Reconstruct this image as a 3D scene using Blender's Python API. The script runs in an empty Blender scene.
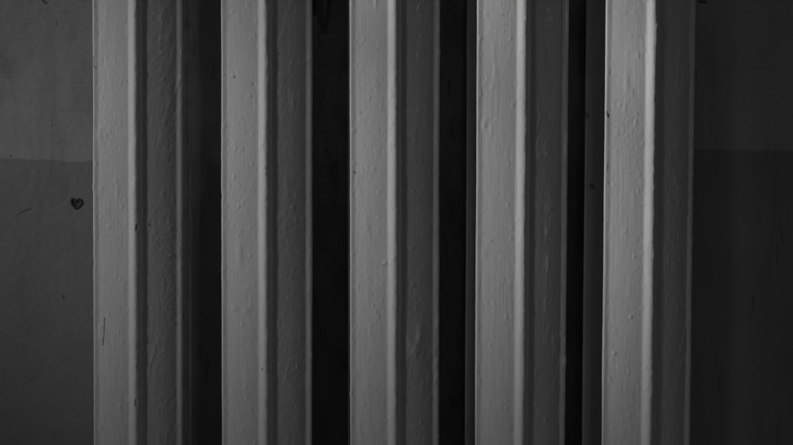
import bpy, math
import numpy as np

C = bpy.context.scene
COL = C.collection
MM = 0.001
S = 0.766 * MM               # one pixel of the 793 px wide photograph, on the front plane of the radiator, in metres
F = 1000.0                   # focal length in those pixels

# ------------------------------------------------------------------ camera
PITCH = math.radians(1.93)
DIST = F * S                 # distance along the axis to the front plane
AX, AY = 323.0, 222.5        # where the axis meets the picture
cam_d = bpy.data.cameras.new('camera'); cam = bpy.data.objects.new('camera', cam_d); COL.objects.link(cam)
cam_d.sensor_width = 36.0; cam_d.lens = 36.0 * F / 793.0
cam_d.shift_x = (396.5 - AX) / 793.0
cam_d.clip_start = 0.02; cam_d.clip_end = 50
CAMP = np.array([0.0, -DIST * math.cos(PITCH), DIST * math.sin(PITCH) + 0.90])
cam.location = CAMP
cam.rotation_euler = (math.pi / 2 - PITCH, 0, 0)
C.camera = cam
ZC = 0.90                    # height of the picture's middle on the front plane

def at(px, py, Y):
    """the point of the plane y = Y that the photograph shows at pixel (px, py)"""
    dx, dy = (px - AX) / F, -(py - AY) / F
    d = np.array([dx, math.cos(PITCH) + dy * math.sin(PITCH), -math.sin(PITCH) + dy * math.cos(PITCH)])
    t = (Y - CAMP[1]) / d[1]
    return CAMP + d * t

# ------------------------------------------------------------------ light
W = bpy.data.worlds.new('World'); C.world = W; W.use_nodes = True
bg = W.node_tree.nodes['Background']
bg.inputs['Color'].default_value = (1, 1, 1, 1); bg.inputs['Strength'].default_value = 0.034

def area(name, loc, target, sx, sy, power, spread=180):
    d = bpy.data.lights.new(name, 'AREA'); d.shape = 'RECTANGLE'; d.size = sx; d.size_y = sy
    d.energy = power; d.color = (1, 1, 1); d.spread = math.radians(spread)
    o = bpy.data.objects.new(name, d); COL.objects.link(o); o.location = loc
    v = np.array(target) - np.array(loc)
    from mathutils import Vector
    o.rotation_euler = Vector(v).to_track_quat('-Z', 'Y').to_euler()
    return o
def polar(deg, dist, up):
    """a place seen from the radiator's middle: deg to the left of straight ahead, up metres higher"""
    return (-dist * math.sin(math.radians(deg)) + 0.05, -dist * math.cos(math.radians(deg)), ZC + up)
def spot(name, loc, target, half, blend, power, radius):
    from mathutils import Vector
    d = bpy.data.lights.new(name, 'SPOT'); d.spot_size = math.radians(2 * half); d.spot_blend = blend
    d.energy = power; d.color = (1, 1, 1); d.shadow_soft_size = radius
    o = bpy.data.objects.new(name, d); COL.objects.link(o); o.location = loc
    o.rotation_euler = Vector(np.array(target) - np.array(loc)).to_track_quat('-Z', 'Y').to_euler()
    return o

# light from a far window low on the left, its spots aimed and narrowed so that it gathers towards the right
K = polar(74, 4.0, 0.8)
spot('window_spot', K, (0.80, 0, ZC + 0.04), 2.4, 1.0, 190, 0.12)
spot('window_spot', K, (0.50, 0, ZC - 0.02), 2.6, 1.0, 310, 0.12)
spot('window_spot', K, (0.20, 0, ZC + 0.03), 6.5, 1.0, 66, 0.12)
spot('window_spot', K, (1.15, 0, ZC + 0.325), 5.0, 0.03, 170, 0.03)      # added spot, brightens the last column's top with a sharper edge
spot('window_spot', polar(64, 2.0, 0.5), (-0.17, 0, ZC + 0.03), 8, 0.8, 24.0, 0.12)

vs = C.view_settings
C.display_settings.display_device = 'sRGB'
vs.view_transform = 'Standard'; vs.look = 'None'; vs.exposure = 0; vs.gamma = 1; vs.use_curve_mapping = False

# ------------------------------------------------------------------ noise
def _hash(ix, iy, seed):
    h = (ix.astype(np.int64) * 374761393 + iy.astype(np.int64) * 668265263 + seed * 974634553) & 0xFFFFFFFF
    h = ((h ^ (h >> 13)) * 1274126177) & 0xFFFFFFFF
    h = ((h ^ (h >> 15)) * 2246822519) & 0xFFFFFFFF
    return ((h ^ (h >> 16)) & 0xFFFFFF) / float(0xFFFFFF)

def vnoise(x, y, seed):
    """smooth 2D noise, about -1..1"""
    x0 = np.floor(x); y0 = np.floor(y); fx = x - x0; fy = y - y0
    fx = fx * fx * fx * (fx * (6 * fx - 15) + 10); fy = fy * fy * fy * (fy * (6 * fy - 15) + 10)
    a = _hash(x0, y0, seed); b = _hash(x0 + 1, y0, seed); c = _hash(x0, y0 + 1, seed); d = _hash(x0 + 1, y0 + 1, seed)
    return 2 * ((a * (1 - fx) + b * fx) * (1 - fy) + (c * (1 - fx) + d * fx) * fy) - 1

def sstep(a, b, x):
    t = np.clip((x - a) / (b - a), 0, 1)
    return t * t * (3 - 2 * t)

def seg_dist(x, y, pts):
    d = np.full(np.broadcast(x, y).shape, 1e9)
    for (ax, ay), (bx, by) in zip(pts[:-1], pts[1:]):
        vx, vy = bx - ax, by - ay
        t = np.clip(((x - ax) * vx + (y - ay) * vy) / (vx * vx + vy * vy + 1e-12), 0, 1)
        d = np.minimum(d, np.hypot(x - ax - t * vx, y - ay - t * vy))
    return d

# ------------------------------------------------------------------ materials
def nodes(name):
    m = bpy.data.materials.new(name); m.use_nodes = True
    nt = m.node_tree; b = nt.nodes['Principled BSDF']
    return m, nt, b

def N(nt, kind, **kw):
    n = nt.nodes.new(kind)
    for k, v in kw.items():
        if hasattr(n, k): setattr(n, k, v)
        else: n.inputs[k].default_value = v
    return n

def mapped_noise(nt, scale, stretch, detail=3, rough=0.55):
    tc = N(nt, 'ShaderNodeTexCoord'); mp = N(nt, 'ShaderNodeMapping'); mp.inputs['Scale'].default_value = stretch
    nt.links.new(tc.outputs['Object'], mp.inputs['Vector'])
    n = N(nt, 'ShaderNodeTexNoise'); n.inputs['Scale'].default_value = scale; n.inputs['Detail'].default_value = detail; n.inputs['Roughness'].default_value = rough
    nt.links.new(mp.outputs['Vector'], n.inputs['Vector'])
    return n

def math_node(nt, op, a, b):
    n = N(nt, 'ShaderNodeMath', operation=op)
    for i, v in enumerate((a, b)):
        if isinstance(v, (int, float)): n.inputs[i].default_value = v
        else: nt.links.new(v, n.inputs[i])
    return n.outputs[0]

def mix(nt, fac, a, b):
    n = N(nt, 'ShaderNodeMix', data_type='RGBA')
    if isinstance(fac, (int, float)): n.inputs[0].default_value = fac
    else: nt.links.new(fac, n.inputs[0])
    for s, v in ((6, a), (7, b)):
        if isinstance(v, (int, float)): n.inputs[s].default_value = (v, v, v, 1)
        else: nt.links.new(v, n.inputs[s])
    return n.outputs[2]

def ramp(nt, sock, lo, hi):
    n = N(nt, 'ShaderNodeMapRange'); n.interpolation_type = 'SMOOTHSTEP'
    n.inputs['From Min'].default_value = lo; n.inputs['From Max'].default_value = hi
    nt.links.new(sock, n.inputs['Value'])
    return n.outputs[0]

def radiator_paint():
    m, nt, b = nodes('old_radiator_enamel')
    big = mapped_noise(nt, 9, (1, 1, 0.5), 4)
    streak = mapped_noise(nt, 160, (4, 4, 0.22), 3)
    speck = mapped_noise(nt, 420, (1, 1, 0.8), 2)
    c = mix(nt, ramp(nt, big.outputs[0], 0.3, 0.7), 0.57, 0.63)
    c = mix(nt, ramp(nt, streak.outputs[0], 0.45, 0.75), c, 0.56)
    c = mix(nt, math_node(nt, 'MULTIPLY', ramp(nt, speck.outputs[0], 0.70, 0.78), 0.45), c, 0.2)
    at_ = N(nt, 'ShaderNodeAttribute', attribute_name='chip_shade')
    c = mix(nt, at_.outputs['Fac'], c, 0.05)  # chips, plus the shade painted on the rear columns
    nt.links.new(c, b.inputs['Base Color'])
    nt.links.new(math_node(nt, 'ADD', math_node(nt, 'MULTIPLY', big.outputs[0], 0.25), 0.46), b.inputs['Roughness'])
    b.inputs['Specular IOR Level'].default_value = 0.3
    fine = mapped_noise(nt, 900, (1, 1, 0.6), 3)
    h = math_node(nt, 'ADD', math_node(nt, 'MULTIPLY', streak.outputs[0], 0.6), math_node(nt, 'MULTIPLY', fine.outputs[0], 0.35))
    bp = N(nt, 'ShaderNodeBump'); bp.inputs['Strength'].default_value = 0.6; bp.inputs['Distance'].default_value = 0.00012
    nt.links.new(h, bp.inputs['Height']); nt.links.new(bp.outputs[0], b.inputs['Normal'])
    return m

def wall_paint():
    m, nt, b = nodes('two_tone_wall_paint')
    tone = N(nt, 'ShaderNodeAttribute', attribute_name='dado')      # 1 below the painted line
    chip_shade = N(nt, 'ShaderNodeAttribute', attribute_name='chip_shade')
    big = mapped_noise(nt, 6, (1, 1, 1), 5)
    brush = mapped_noise(nt, 130, (0.25, 1, 5), 3)
    up = mix(nt, ramp(nt, big.outputs[0], 0.3, 0.7), 0.41, 0.47)
    lo = mix(nt, ramp(nt, big.outputs[0], 0.3, 0.7), 0.285, 0.32)
    c = mix(nt, tone.outputs['Fac'], up, lo)
    blot = mapped_noise(nt, 22, (1, 1, 0.45), 5, 0.65)
    c = mix(nt, math_node(nt, 'MULTIPLY', ramp(nt, blot.outputs[0], 0.46, 0.72), 0.5), c, 0.22)
    run = mapped_noise(nt, 60, (1, 1, 0.06), 3)
    c = mix(nt, math_node(nt, 'MULTIPLY', ramp(nt, run.outputs[0], 0.52, 0.75), 0.3), c, 0.2)
    c = mix(nt, math_node(nt, 'MULTIPLY', ramp(nt, brush.outputs[0], 0.5, 0.8), 0.35), c, 0.24)
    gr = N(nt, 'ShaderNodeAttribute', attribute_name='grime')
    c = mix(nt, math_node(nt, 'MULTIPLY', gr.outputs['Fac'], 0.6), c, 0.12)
    c = mix(nt, chip_shade.outputs['Fac'], c, 0.03)
    nt.links.new(c, b.inputs['Base Color'])
    b.inputs['Roughness'].default_value = 0.55; b.inputs['Specular IOR Level'].default_value = 0.3
    fine = mapped_noise(nt, 500, (0.6, 1, 1), 3)
    h = math_node(nt, 'ADD', math_node(nt, 'MULTIPLY', brush.outputs[0], 0.4), math_node(nt, 'MULTIPLY', fine.outputs[0], 0.4))
    bp = N(nt, 'ShaderNodeBump'); bp.inputs['Strength'].default_value = 0.5; bp.inputs['Distance'].default_value = 0.00012
    nt.links.new(h, bp.inputs['Height']); nt.links.new(bp.outputs[0], b.inputs['Normal'])
    return m

def ink():
    m, nt, b = nodes('dark_scratched_ink')
    n = mapped_noise(nt, 900, (1, 1, 1), 3)
    nt.links.new(mix(nt, ramp(nt, n.outputs[0], 0.35, 0.7), 0.025, 0.085), b.inputs['Base Color'])
    b.inputs['Roughness'].default_value = 0.7
    return m

M_RAD, M_WALL, M_INK = radiator_paint(), wall_paint(), ink()

# ------------------------------------------------------------------ mesh helpers
def grid_mesh(name, P, wrap_u=False, caps=False, attrs=None, smooth=True):
    """P: rows x cols x 3 points into one mesh; wrap_u closes each row"""
    r, c = P.shape[:2]
    idx = np.arange(r * c).reshape(r, c)
    nx = np.roll(idx, -1, 1) if wrap_u else idx[:, 1:]
    cu = idx if wrap_u else idx[:, :-1]
    q = np.stack([cu[:-1], nx[:-1], nx[1:], cu[1:]], -1).reshape(-1, 4)
    verts = P.reshape(-1, 3)
    loops = q.reshape(-1); starts = np.arange(len(q)) * 4; tot = np.full(len(q), 4)
    if caps:
        loops = np.concatenate([loops, idx[0][::-1], idx[-1]])
        starts = np.concatenate([starts, [len(q) * 4, len(q) * 4 + c]]); tot = np.concatenate([tot, [c, c]])
    me = bpy.data.meshes.new(name)
    me.vertices.add(len(verts)); me.vertices.foreach_set('co', verts.astype(np.float32).ravel())
    me.loops.add(len(loops)); me.loops.foreach_set('vertex_index', loops.astype(np.int32))
    me.polygons.add(len(starts)); me.polygons.foreach_set('loop_start', starts.astype(np.int32)); me.polygons.foreach_set('loop_total', tot.astype(np.int32))
    me.update(calc_edges=True)
    for k, v in (attrs or {}).items():
        a = me.attributes.new(k, 'FLOAT', 'POINT'); a.data.foreach_set('value', v.astype(np.float32).ravel())
    if smooth: me.polygons.foreach_set('use_smooth', np.ones(len(starts), bool))
    return me

def link(name, me, mat, parent=None, loc=(0, 0, 0)):
    o = bpy.data.objects.new(name, me); COL.objects.link(o); o.location = loc
    if mat: me.materials.append(mat)
    if parent: o.parent = parent
    return o

# ------------------------------------------------------------------ wall
WALL_Y = 0.079
def build_wall():
    kx = S * (WALL_Y - CAMP[1]) / DIST            # metres per pixel at the wall
    def X(px): return (px - AX) * kx
    fine = lambda a, b, st: np.arange(a, b, st)
    px = np.concatenate([fine(-40, 100, 0.9), fine(100, 180, 8), fine(180, 226, 1.2), fine(226, 306, 8), fine(306, 356, 1.2),
                         fine(356, 430, 8), fine(430, 480, 1.5), fine(480, 560, 8), fine(560, 610, 2), fine(610, 680, 8), fine(680, 840, 1.3)])
    xs = np.concatenate([np.linspace(-1.6, X(-40) - 0.02, 30), X(px), np.linspace(X(845), 1.6, 30)])
    zt, zb = at(400, -20, WALL_Y)[2], at(400, 465, WALL_Y)[2]
    zs = np.concatenate([np.linspace(-0.1, zb - 0.02, 25), np.linspace(zb, zt, 520), np.linspace(zt + 0.02, 2.3, 25)])
    Xg, Zg = np.meshgrid(xs, zs)
    PX = Xg / kx + AX
    zmap_y = np.linspace(-60, 520, 600); zmap = np.array([at(400, y, WALL_Y)[2] for y in zmap_y])
    PY = np.interp(-Zg, -zmap, zmap_y)
    PY = np.where(Zg < zmap[-1], 520 + (zmap[-1] - Zg) / kx, np.where(Zg > zmap[0], -60 - (Zg - zmap[0]) / kx, PY))
    # the brushed line between the two paints
    line = 159.0 - 9.0 * sstep(60, 700, PX) + 1.3 * vnoise(PX / 38, PX * 0 + .5, 5) + 0.5 * vnoise(PX / 7, PX * 0 + .5, 6) + 1.6 * sstep(40, 85, PX) * (1 - sstep(85, 150, PX)) - 1.2 * (1 - sstep(0, 40, PX))
    dado = sstep(-1.0, 1.0, PY - line + 0.5 * vnoise(PX / 2.2, PY / 2.2, 9))
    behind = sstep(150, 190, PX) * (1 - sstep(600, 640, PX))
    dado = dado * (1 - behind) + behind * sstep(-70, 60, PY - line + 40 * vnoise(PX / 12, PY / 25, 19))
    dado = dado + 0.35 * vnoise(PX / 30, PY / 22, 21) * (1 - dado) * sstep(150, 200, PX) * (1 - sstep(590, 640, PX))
    h = 0.35 * vnoise(PX / 60, PY / 45, 11) + 0.16 * vnoise(PX / 17, PY / 14, 12) + 0.06 * vnoise(PX / 6, PY / 5, 13)
    h += 0.05 * vnoise(PX / 24, PY / 2.6, 14) + 0.06 * vnoise(PX / 2.4, PY / 2.4, 15) + 0.07 * vnoise(PX / 5, PY / 4, 16)
    h += 0.05 * dado + 0.22 * np.exp(-((PY - line - 1.0) / 1.3) ** 2) * (0.6 + 0.4 * vnoise(PX / 9, PX * 0, 8))
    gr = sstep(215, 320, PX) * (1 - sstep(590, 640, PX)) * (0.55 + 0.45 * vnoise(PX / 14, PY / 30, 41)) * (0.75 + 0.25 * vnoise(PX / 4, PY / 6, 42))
    chip_shade = np.zeros_like(PX)
    def stroke(pts, w, a=1.0):
        nonlocal chip_shade, h
        d = seg_dist(PX, PY, pts)
        v = a * (1 - sstep(w * 0.5, w, d + 0.3 * vnoise(PX / 1.7, PY / 1.7, 33)))
        chip_shade = np.maximum(chip_shade, v); h -= 0.15 * v
    stroke([(22, 212), (26, 210.5), (31, 208.5)], 1.1, 0.6)
    stroke([(17, 215), (21, 213)], 0.8, 0.4)
    stroke([(45, 0), (48, 3)], 1.8, 0.7)
    stroke([(11.5, 155.5), (12, 156)], 1.4, 0.6)
    stroke([(58, 20), (59, 25)], 1.2, 0.35); stroke([(52, 118), (53, 126)], 1.0, 0.3)
    stroke([(62, 296), (63, 298)], 1.3, 0.6); stroke([(28, 380), (36, 377)], 0.8, 0.3)
    # dark strokes behind the second gap
    stroke([(319, -20), (320, 18), (324, 31)], 4.5, 0.55); stroke([(331, -20), (329, 5), (325, 28)], 3.2, 0.6)
    stroke([(314, 0), (315, 14)], 2.2, 0.9); stroke([(326, 148), (330, 160)], 1.6, 0.4); stroke([(697, 1), (703, 2)], 2.2, 0.8)
    rng = np.random.default_rng(4)
    for _ in range(46):                                                # scuffs and drips behind the columns
        x = rng.choice([rng.uniform(186, 222), rng.uniform(310, 352), rng.uniform(436, 472), rng.uniform(700, 790)]); y = rng.uniform(-5, 440)
        stroke([(x, y), (x + rng.uniform(-2, 2), y + rng.uniform(3, 9)), (x + rng.uniform(-3, 3), y + rng.uniform(9, 26))], rng.uniform(.8, 1.8), rng.uniform(.12, .45))
    for _ in range(70):
        x, y = rng.uniform(-20, 95), rng.uniform(0, 445); r = rng.uniform(0.5, 1.1)
        d = np.hypot(PX - x, PY - y); chip_shade = np.maximum(chip_shade, rng.uniform(.15, .4) * (1 - sstep(r * .5, r + .5, d)))
    for _ in range(40):
        x, y = rng.uniform(-20, 800), rng.uniform(0, 445); r = rng.uniform(1.2, 3)
        h += rng.uniform(.1, .3) * np.exp(-((PX - x) ** 2 + (PY - y) ** 2) / r ** 2)
    P = np.stack([Xg, WALL_Y - h * MM * 0.8, Zg], -1)
    o = link('wall', grid_mesh('wall', P, attrs={'dado': np.clip(dado, 0, 1), 'chip_shade': chip_shade, 'grime': np.clip(gr, 0, 1)}), M_WALL)
    o['kind'] = 'structure'
    o['label'] = 'dark painted plaster wall with a lighter band above a brushed line'
    return o
wall = build_wall()

def heart(parent):
    # a small heart scrawled in a thick uneven line
    pts = [(76.3, 201.4), (74.6, 199.8), (72.4, 199.4), (71.1, 201.0), (71.3, 203.2), (72.6, 205.4), (74.4, 207.0), (76.2, 207.9),
           (78.6, 207.0), (80.6, 205.3), (81.6, 203.0), (81.2, 200.8), (79.4, 199.6), (77.6, 200.1)]
    wd = 1.15 * np.array([1.0, 1.2, 1.4, 1.4, 1.1, 1.0, 1.2, 1.6, 1.3, 1.0, 1.0, 1.1, 1.1, 1.0])
    p = np.array(pts); n = len(p); M = 8
    t = np.linspace(0, n, n * M, endpoint=False)
    def cr(a):
        i = np.floor(t).astype(int); f = (t - i)
        if a.ndim > 1: f = f[:, None]
        p0, p1, p2, p3 = a[(i - 1) % n], a[i % n], a[(i + 1) % n], a[(i + 2) % n]
        return 0.5 * (2 * p1 + (p2 - p0) * f + (2 * p0 - 5 * p1 + 4 * p2 - p3) * f ** 2 + (3 * p1 - p0 - 3 * p2 + p3) * f ** 3)
    c = cr(p); w = cr(wd) + 0.3 * vnoise(t * 1.7, t * 0, 3)
    tg = np.roll(c, -1, 0) - np.roll(c, 1, 0); tg /= np.linalg.norm(tg, axis=1)[:, None] + 1e-9
    nr = np.stack([-tg[:, 1], tg[:, 0]], 1)
    if ((c + nr - c.mean(0)) ** 2).sum() > ((c - nr - c.mean(0)) ** 2).sum(): pass
    else: nr = -nr
    ring = []
    for o_, dp in ((1.0, -0.45), (0.8, 0.62), (0.0, 0.72), (-0.8, 0.62), (-0.95, 0.36)):
        q = c + nr * (w * o_)[:, None]
        ring.append(np.array([at(x, y, WALL_Y - dp * MM) for x, y in q]))
    mid = c.mean(0)
    for f_, dp in ((0.42, 0.35), (0.12, 0.25)):                       # smeared ink inside
        q = mid + (c - mid) * f_ + np.stack([0 * t, 0.25 + 0 * t], 1)
        ring.append(np.array([at(x, y, WALL_Y - dp * MM) for x, y in q]))
    P = np.stack(ring, 1)                                            # along the line x across
    P = np.concatenate([P, P[:1]], 0)
    o = link('heart_drawing', grid_mesh('heart_drawing', P), M_INK, parent)
    o['label'] = 'small dark heart scrawled on the wall just below the painted line'
heart(wall)

# ------------------------------------------------------------------ radiator
HALF = 45.0
def _panel(slope):
    """height of a bulged panel from its outer edge (39.4) in to the rib (8.8), from its slope at q = 0 (rib) .. 1 (edge)"""
    a = np.linspace(8.8, 39.4, 300); sl = slope((a - 8.8) / 30.6)
    h = np.concatenate([[0], np.cumsum((sl[1:] + sl[:-1]) / 2 * np.diff(a))])
    return a, (h[-1] - h) * 8.0 / h[-1]
_PL = _panel(lambda q: 0.10 + 0.24 * q)
_PR = _panel(lambda q: 0.05 + 0.56 * q ** 1.6)

def height(u):
    """front profile of a column in pixels: edge beads, bulged panels, middle rib"""
    a = np.abs(u)
    h = np.where(u < 0, np.interp(a, *_PL), np.interp(a, *_PR))
    bead = np.clip(1 - ((a - 42.2) / 3.4) ** 2, 0, None)
    h = h + np.where(u < 0, 0.15 * bead - 0.10 * (np.clip(a, 39.4, None) - 39.4), 1.25 * sstep(38.6, 41.2, a) * (1 - 0.5 * sstep(43.0, 45.6, a)))
    h = h - np.where(u < 0, 0.12 * np.exp(-((a - 40.2) / 1.3) ** 2), 0)
    t = np.where(u < 0, np.clip((a - 0.1) / 7.0, 0, 1) ** 1.8, np.clip((a + 0.1) / 8.4, 0, 1) ** 1.5)
    rib = np.clip(1 - t, 0, None)
    return h + 5.4 * rib - np.where(u < 0, 0.0, 3.2 * np.exp(-((a - 7.3) / 1.1) ** 2))

ZTOP, ZBOT = ZC + 0.30, ZC - 0.30
def z_rows(step):
    zt, zb = at(400, -25, 0)[2], at(400, 470, 0)[2]
    return np.concatenate([np.linspace(ZBOT, zb - .004, 26), np.arange(zb, zt, step), np.linspace(zt + .004, ZTOP, 26)])

def row_of(z):
    ys = np.linspace(-700, 1100, 900); zz = np.array([at(400, y, 0)[2] for y in ys])
    return np.interp(-z, -zz, ys)

def column_mesh(name, seed, width=1.0, feats=(), chips=(), step=0.00058, us=0.62, rear=False):
    # outline: front from -HALF to +HALF, then the rounded back
    uf = np.arange(-HALF, HALF + 1e-6, us)
    g = np.exp(-(np.arange(-6, 7) * us / 1.15) ** 2 / 2); g /= g.sum()
    hf = np.convolve(np.pad(height(uf), 6, mode='edge'), g, mode='valid')
    hf = hf - 0.9 * np.clip((np.abs(uf) - 43.4) / 1.6, 0, 1) ** 2
    ph = np.linspace(0, math.pi, 40)[1:-1]
    if rear:
        hf = hf * 2.2
        ub = uf[::-1][4:-4:4]; hb = -height(ub) - 3.0
    else:
        ub = (HALF - 1.2) * np.cos(ph); hb = -3.0 - 21.0 * np.sin(ph) ** 0.8
    u = np.concatenate([uf, ub]); hh = np.concatenate([hf, hb]); front = np.concatenate([np.ones(len(uf)), np.zeros(len(ub))])
    du = np.roll(u, -1) - np.roll(u, 1); dh = np.roll(hh, -1) - np.roll(hh, 1); L = np.hypot(du, dh) + 1e-9
    nu, nh = -dh / L, du / L                                          # outward (front is +h)
    arc = np.cumsum(np.hypot(np.diff(u, prepend=u[0]), np.diff(hh, prepend=hh[0])))
    zs = z_rows(step); R = row_of(zs)
    A, Y = np.meshgrid(arc, R); U = np.broadcast_to(u, A.shape)
    s = seed * 100
    side = np.where(U < -8, 0.62, np.where(U > 8, 1.0, 0.8))           # the lit faces were rubbed smoother than the far ones
    patchy = side * (0.75 + 0.5 * vnoise(A / 22, Y / 45, s + 10))       # thick and thin paint
    d = 0.34 * vnoise(A / 26, Y / 90, s) + patchy * (0.10 * vnoise(A / 8.5, Y / 14, s + 1) + 0.10 * vnoise(A / 3.0, Y / 3.4, s + 2) + 0.09 * vnoise(A / 1.4, Y / 1.6, s + 4))
    d += (0.075 if seed in (4, 5) else 0.04) * vnoise(A / 1.5, Y / 26, s + 3) * (0.7 + 0.6 * vnoise(A / 12, Y / 60, s + 11))
    d += 0.2 * vnoise(A / 9, Y / 10, s + 7) * np.exp(-(U / 5.5) ** 2) * front[None, :] + 0.12 * vnoise(A / 5, Y / 3.5, s + 12) * np.exp(-((U - 2) / 3.5) ** 2) * front[None, :]
    # sagging brush ridges, mostly on the shaded side
    wr = np.clip(vnoise((A + 0.25 * Y) / 4.2, Y / 13, s + 5) - 0.25, 0, 1) * np.clip(vnoise(A / 30, Y / 70, s + 6) + 0.15, 0, 1)
    d += np.where(U < 0, 0.10, 0.6) * wr
    chip_shade = np.zeros_like(A)
    rng = np.random.default_rng(seed + 70)
    def blob(x, y, r, a, el=1.0, c=0.0):
        nonlocal d, chip_shade
        rows = np.where(np.abs(R - y) < 4 * r * el + 2)[0]
        if not len(rows): return
        sl = slice(rows[0], rows[-1] + 1)
        g = np.exp(-(((U[sl] - x) ** 2 + ((Y[sl] - y) / el) ** 2) / r ** 2)) * front[None, :]
        d[sl] += a * g
        if c: chip_shade[sl] = np.maximum(chip_shade[sl], c * sstep(0.25, 0.6, g))
    if not rear:
        for _ in range(240): blob(rng.uniform(-44, 44), rng.uniform(-20, 470), rng.uniform(0.7, 1.9), rng.choice([-.2, .22, .4, .15, .3]), rng.uniform(.8, 1.8))
        for _ in range(30): blob(rng.uniform(-44, 44), rng.uniform(-20, 470), rng.uniform(1.5, 3.2), rng.uniform(.15, .35), rng.uniform(1.5, 5))
        for _ in range(11): blob(rng.choice([-1, 1]) * rng.uniform(43, 45.5), rng.uniform(-20, 470), rng.uniform(.8, 1.8), rng.uniform(-.5, .6), rng.uniform(1, 3))
        for _ in range(7): blob(rng.uniform(-42, 42), rng.uniform(0, 445), rng.uniform(.45, .75), -.3, rng.uniform(1, 1.6), rng.uniform(.2, .45))
    else:
        for _ in range(40): blob(rng.choice([-1, 1]) * rng.uniform(30, 45), rng.uniform(-20, 470), rng.uniform(1, 2.5), rng.uniform(-.8, .8), rng.uniform(1, 3))
    if rear: chip_shade = np.clip(0.34 * sstep(0, 20, U) * (0.8 + 0.4 * vnoise(A / 5, Y / 12, s + 8)), 0, 1)     # right side darkened: shade painted into the rear columns
    for f in feats: blob(*f)
    for pts, w, a, dep in chips:
        dd = seg_dist(U, Y, pts); v = (1 - sstep(w * .5, w + .4, dd + .35 * vnoise(A / 1.8, Y / 1.8, s + 9))) * front[None, :]
        chip_shade = np.maximum(chip_shade, 0.8 * a * v); d += dep * v
    px = (u[None, :] * width + nu[None, :] * d) * S
    py = -(hh[None, :] + nh[None, :] * d) * S
    P = np.stack([px, py, np.broadcast_to((zs - ZC)[:, None], px.shape)], -1)
    end = np.clip(np.minimum(zs - ZBOT, ZTOP - zs) / 0.03, 0, 1)       # rounded shoulders at both ends
    end = np.sqrt(np.clip(1 - (1 - end) ** 2, 0.02, 1))
    P[:, :, :2] *= end[:, None, None]
    return grid_mesh(name, P, wrap_u=True, caps=True, attrs={'chip_shade': chip_shade})

def hub_mesh(pitch):
    """top and bottom waterways of a section: a tube across and a bridge from the front to the rear column"""
    vs_, fs_ = [], []
    def tube(p0, p1, r0, r1, sq=1.0, n=28, rings=9):
        p0, p1 = np.array(p0), np.array(p1); ax = (p1 - p0) / np.linalg.norm(p1 - p0)
        s1 = np.array([0, 0, 1.0]); s2 = np.cross(ax, s1)
        b = len(vs_)
        for i in range(rings):
            f = i / (rings - 1); rr = r0 + (r1 - r0) * math.sin(math.pi * f)
            for k in range(n):
                a = 2 * math.pi * k / n
                vs_.append(p0 + (p1 - p0) * f + s1 * rr * math.cos(a) + s2 * rr * sq * math.sin(a))
        for i in range(rings - 1):
            for k in range(n): fs_.append((b + i * n + k, b + i * n + (k + 1) % n, b + (i + 1) * n + (k + 1) % n, b + (i + 1) * n + k))
        fs_.append(tuple(b + k for k in range(n))[::-1]); fs_.append(tuple(b + (rings - 1) * n + k for k in range(n)))
    tube((-pitch / 2 + .0003, 0, 0), (pitch / 2 - .0003, 0, 0), 0.021, 0.027)
    me = bpy.data.meshes.new('waterway'); me.from_pydata([tuple(v) for v in vs_], [], fs_); me.update()
    me.attributes.new('chip_shade', 'FLOAT', 'POINT')
    me.polygons.foreach_set('use_smooth', np.ones(len(me.polygons), bool))
    me.materials.append(M_RAD)
    return me

REAR = 72 * S
rad = bpy.data.objects.new('cast_iron_radiator', None); COL.objects.link(rad)
rad.location = (at(394.6, 222.5, 0)[0], 0, ZC)
rad['label'] = 'old cast iron radiator with five ribbed columns under thick lumpy paint, standing before the wall'
rad['category'] = 'radiator'

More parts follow.
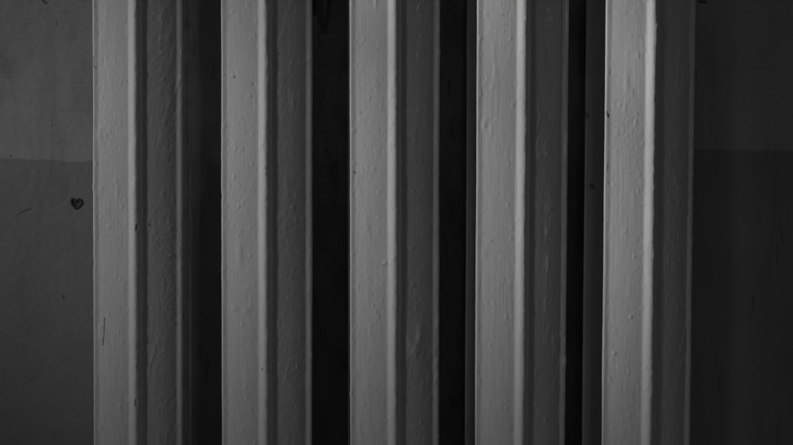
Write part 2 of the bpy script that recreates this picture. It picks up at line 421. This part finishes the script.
# middle of each section at half height, its width, and its slight lean (pixels, top minus bottom)
SEC = [(138.0, .998, 2.0), (266.8, 1.008, .4), (394.6, .990, -0.6), (521.6, 1.006, .1), (648.6, .985, .5)]
D_ = {0: ([(-33, 62, 1.2, -.3, 4)], [([(-43.5, 56), (-44, 62), (-43.8, 67), (-41, 68.5)], .8, .7, -.4), ([(-33, 318), (-33.5, 335), (-35, 345)], .7, .75, -.5),
          ([(1.2, 224.5), (1.0, 229)], .9, .6, -.6), ([(13, 224), (14, 225)], .9, .7, -.4), ([(0, 398), (.5, 402)], 1.3, .5, -.7)]),
      1: ([(-20, 310, 3.5, .6, 1), (-32, 308, 3, .5, 1)], [([(-31, 77.5), (-30.6, 78)], 1.1, .75, -.3), ([(-4, 367), (-4, 369)], .8, .7, -.3), ([(-13, 84), (-12.5, 85)], 1.0, .35, -.3)]),
      2: ([(-10, 263, 2.2, .9, 1), (20, 350, 4, 1.0, 3), (25, 333, 4, 1.0, 2), (15, 340, 3, .8, 3)], [([(-40, 172), (-39, 173)], 1.0, .6, -.4), ([(-12, 264), (-10, 266)], .9, .5, -.4)]),
      3: ([(-38, 125, 1.8, .6, 3)], [([(-21, 16), (-19, 17)], .7, .5, -.3)]),
      4: ([(-34, 353, 2, .9, 1), (-19, 316, 1.5, .8, 1)], [([(-42, 114), (-41.5, 116.5)], 1.2, .95, -.6), ([(-43, 111), (-43, 113)], .7, .6, -.3)])}
hub = hub_mesh(127.6 * S)
RD = {3: ([(-45, 204, 1.3, 1.2, 1)], []), 4: ([], [([(-38, 185), (-37.5, 188)], 2.0, .9, -.3), ([(-44, 108), (-43, 112)], 2.0, .7, -.3)])}
for i, (cx, w, lean) in enumerate(SEC):
    p = at(cx, 222.5, 0)
    sec = bpy.data.objects.new('section', None); COL.objects.link(sec); sec.parent = rad
    sec.location = (p[0] - rad.location[0], 0, 0)
    sec.rotation_euler = (0, math.atan(lean / 445), 0)
    link('column', column_mesh('column', i + 1, w, *D_[i]), M_RAD, sec)
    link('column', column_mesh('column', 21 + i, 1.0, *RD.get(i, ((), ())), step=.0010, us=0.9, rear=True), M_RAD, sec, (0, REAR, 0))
    for z in (-0.25, 0.25):
        o = bpy.data.objects.new('waterway', hub); COL.objects.link(o); o.parent = sec; o.location = (0, REAR / 2, z)
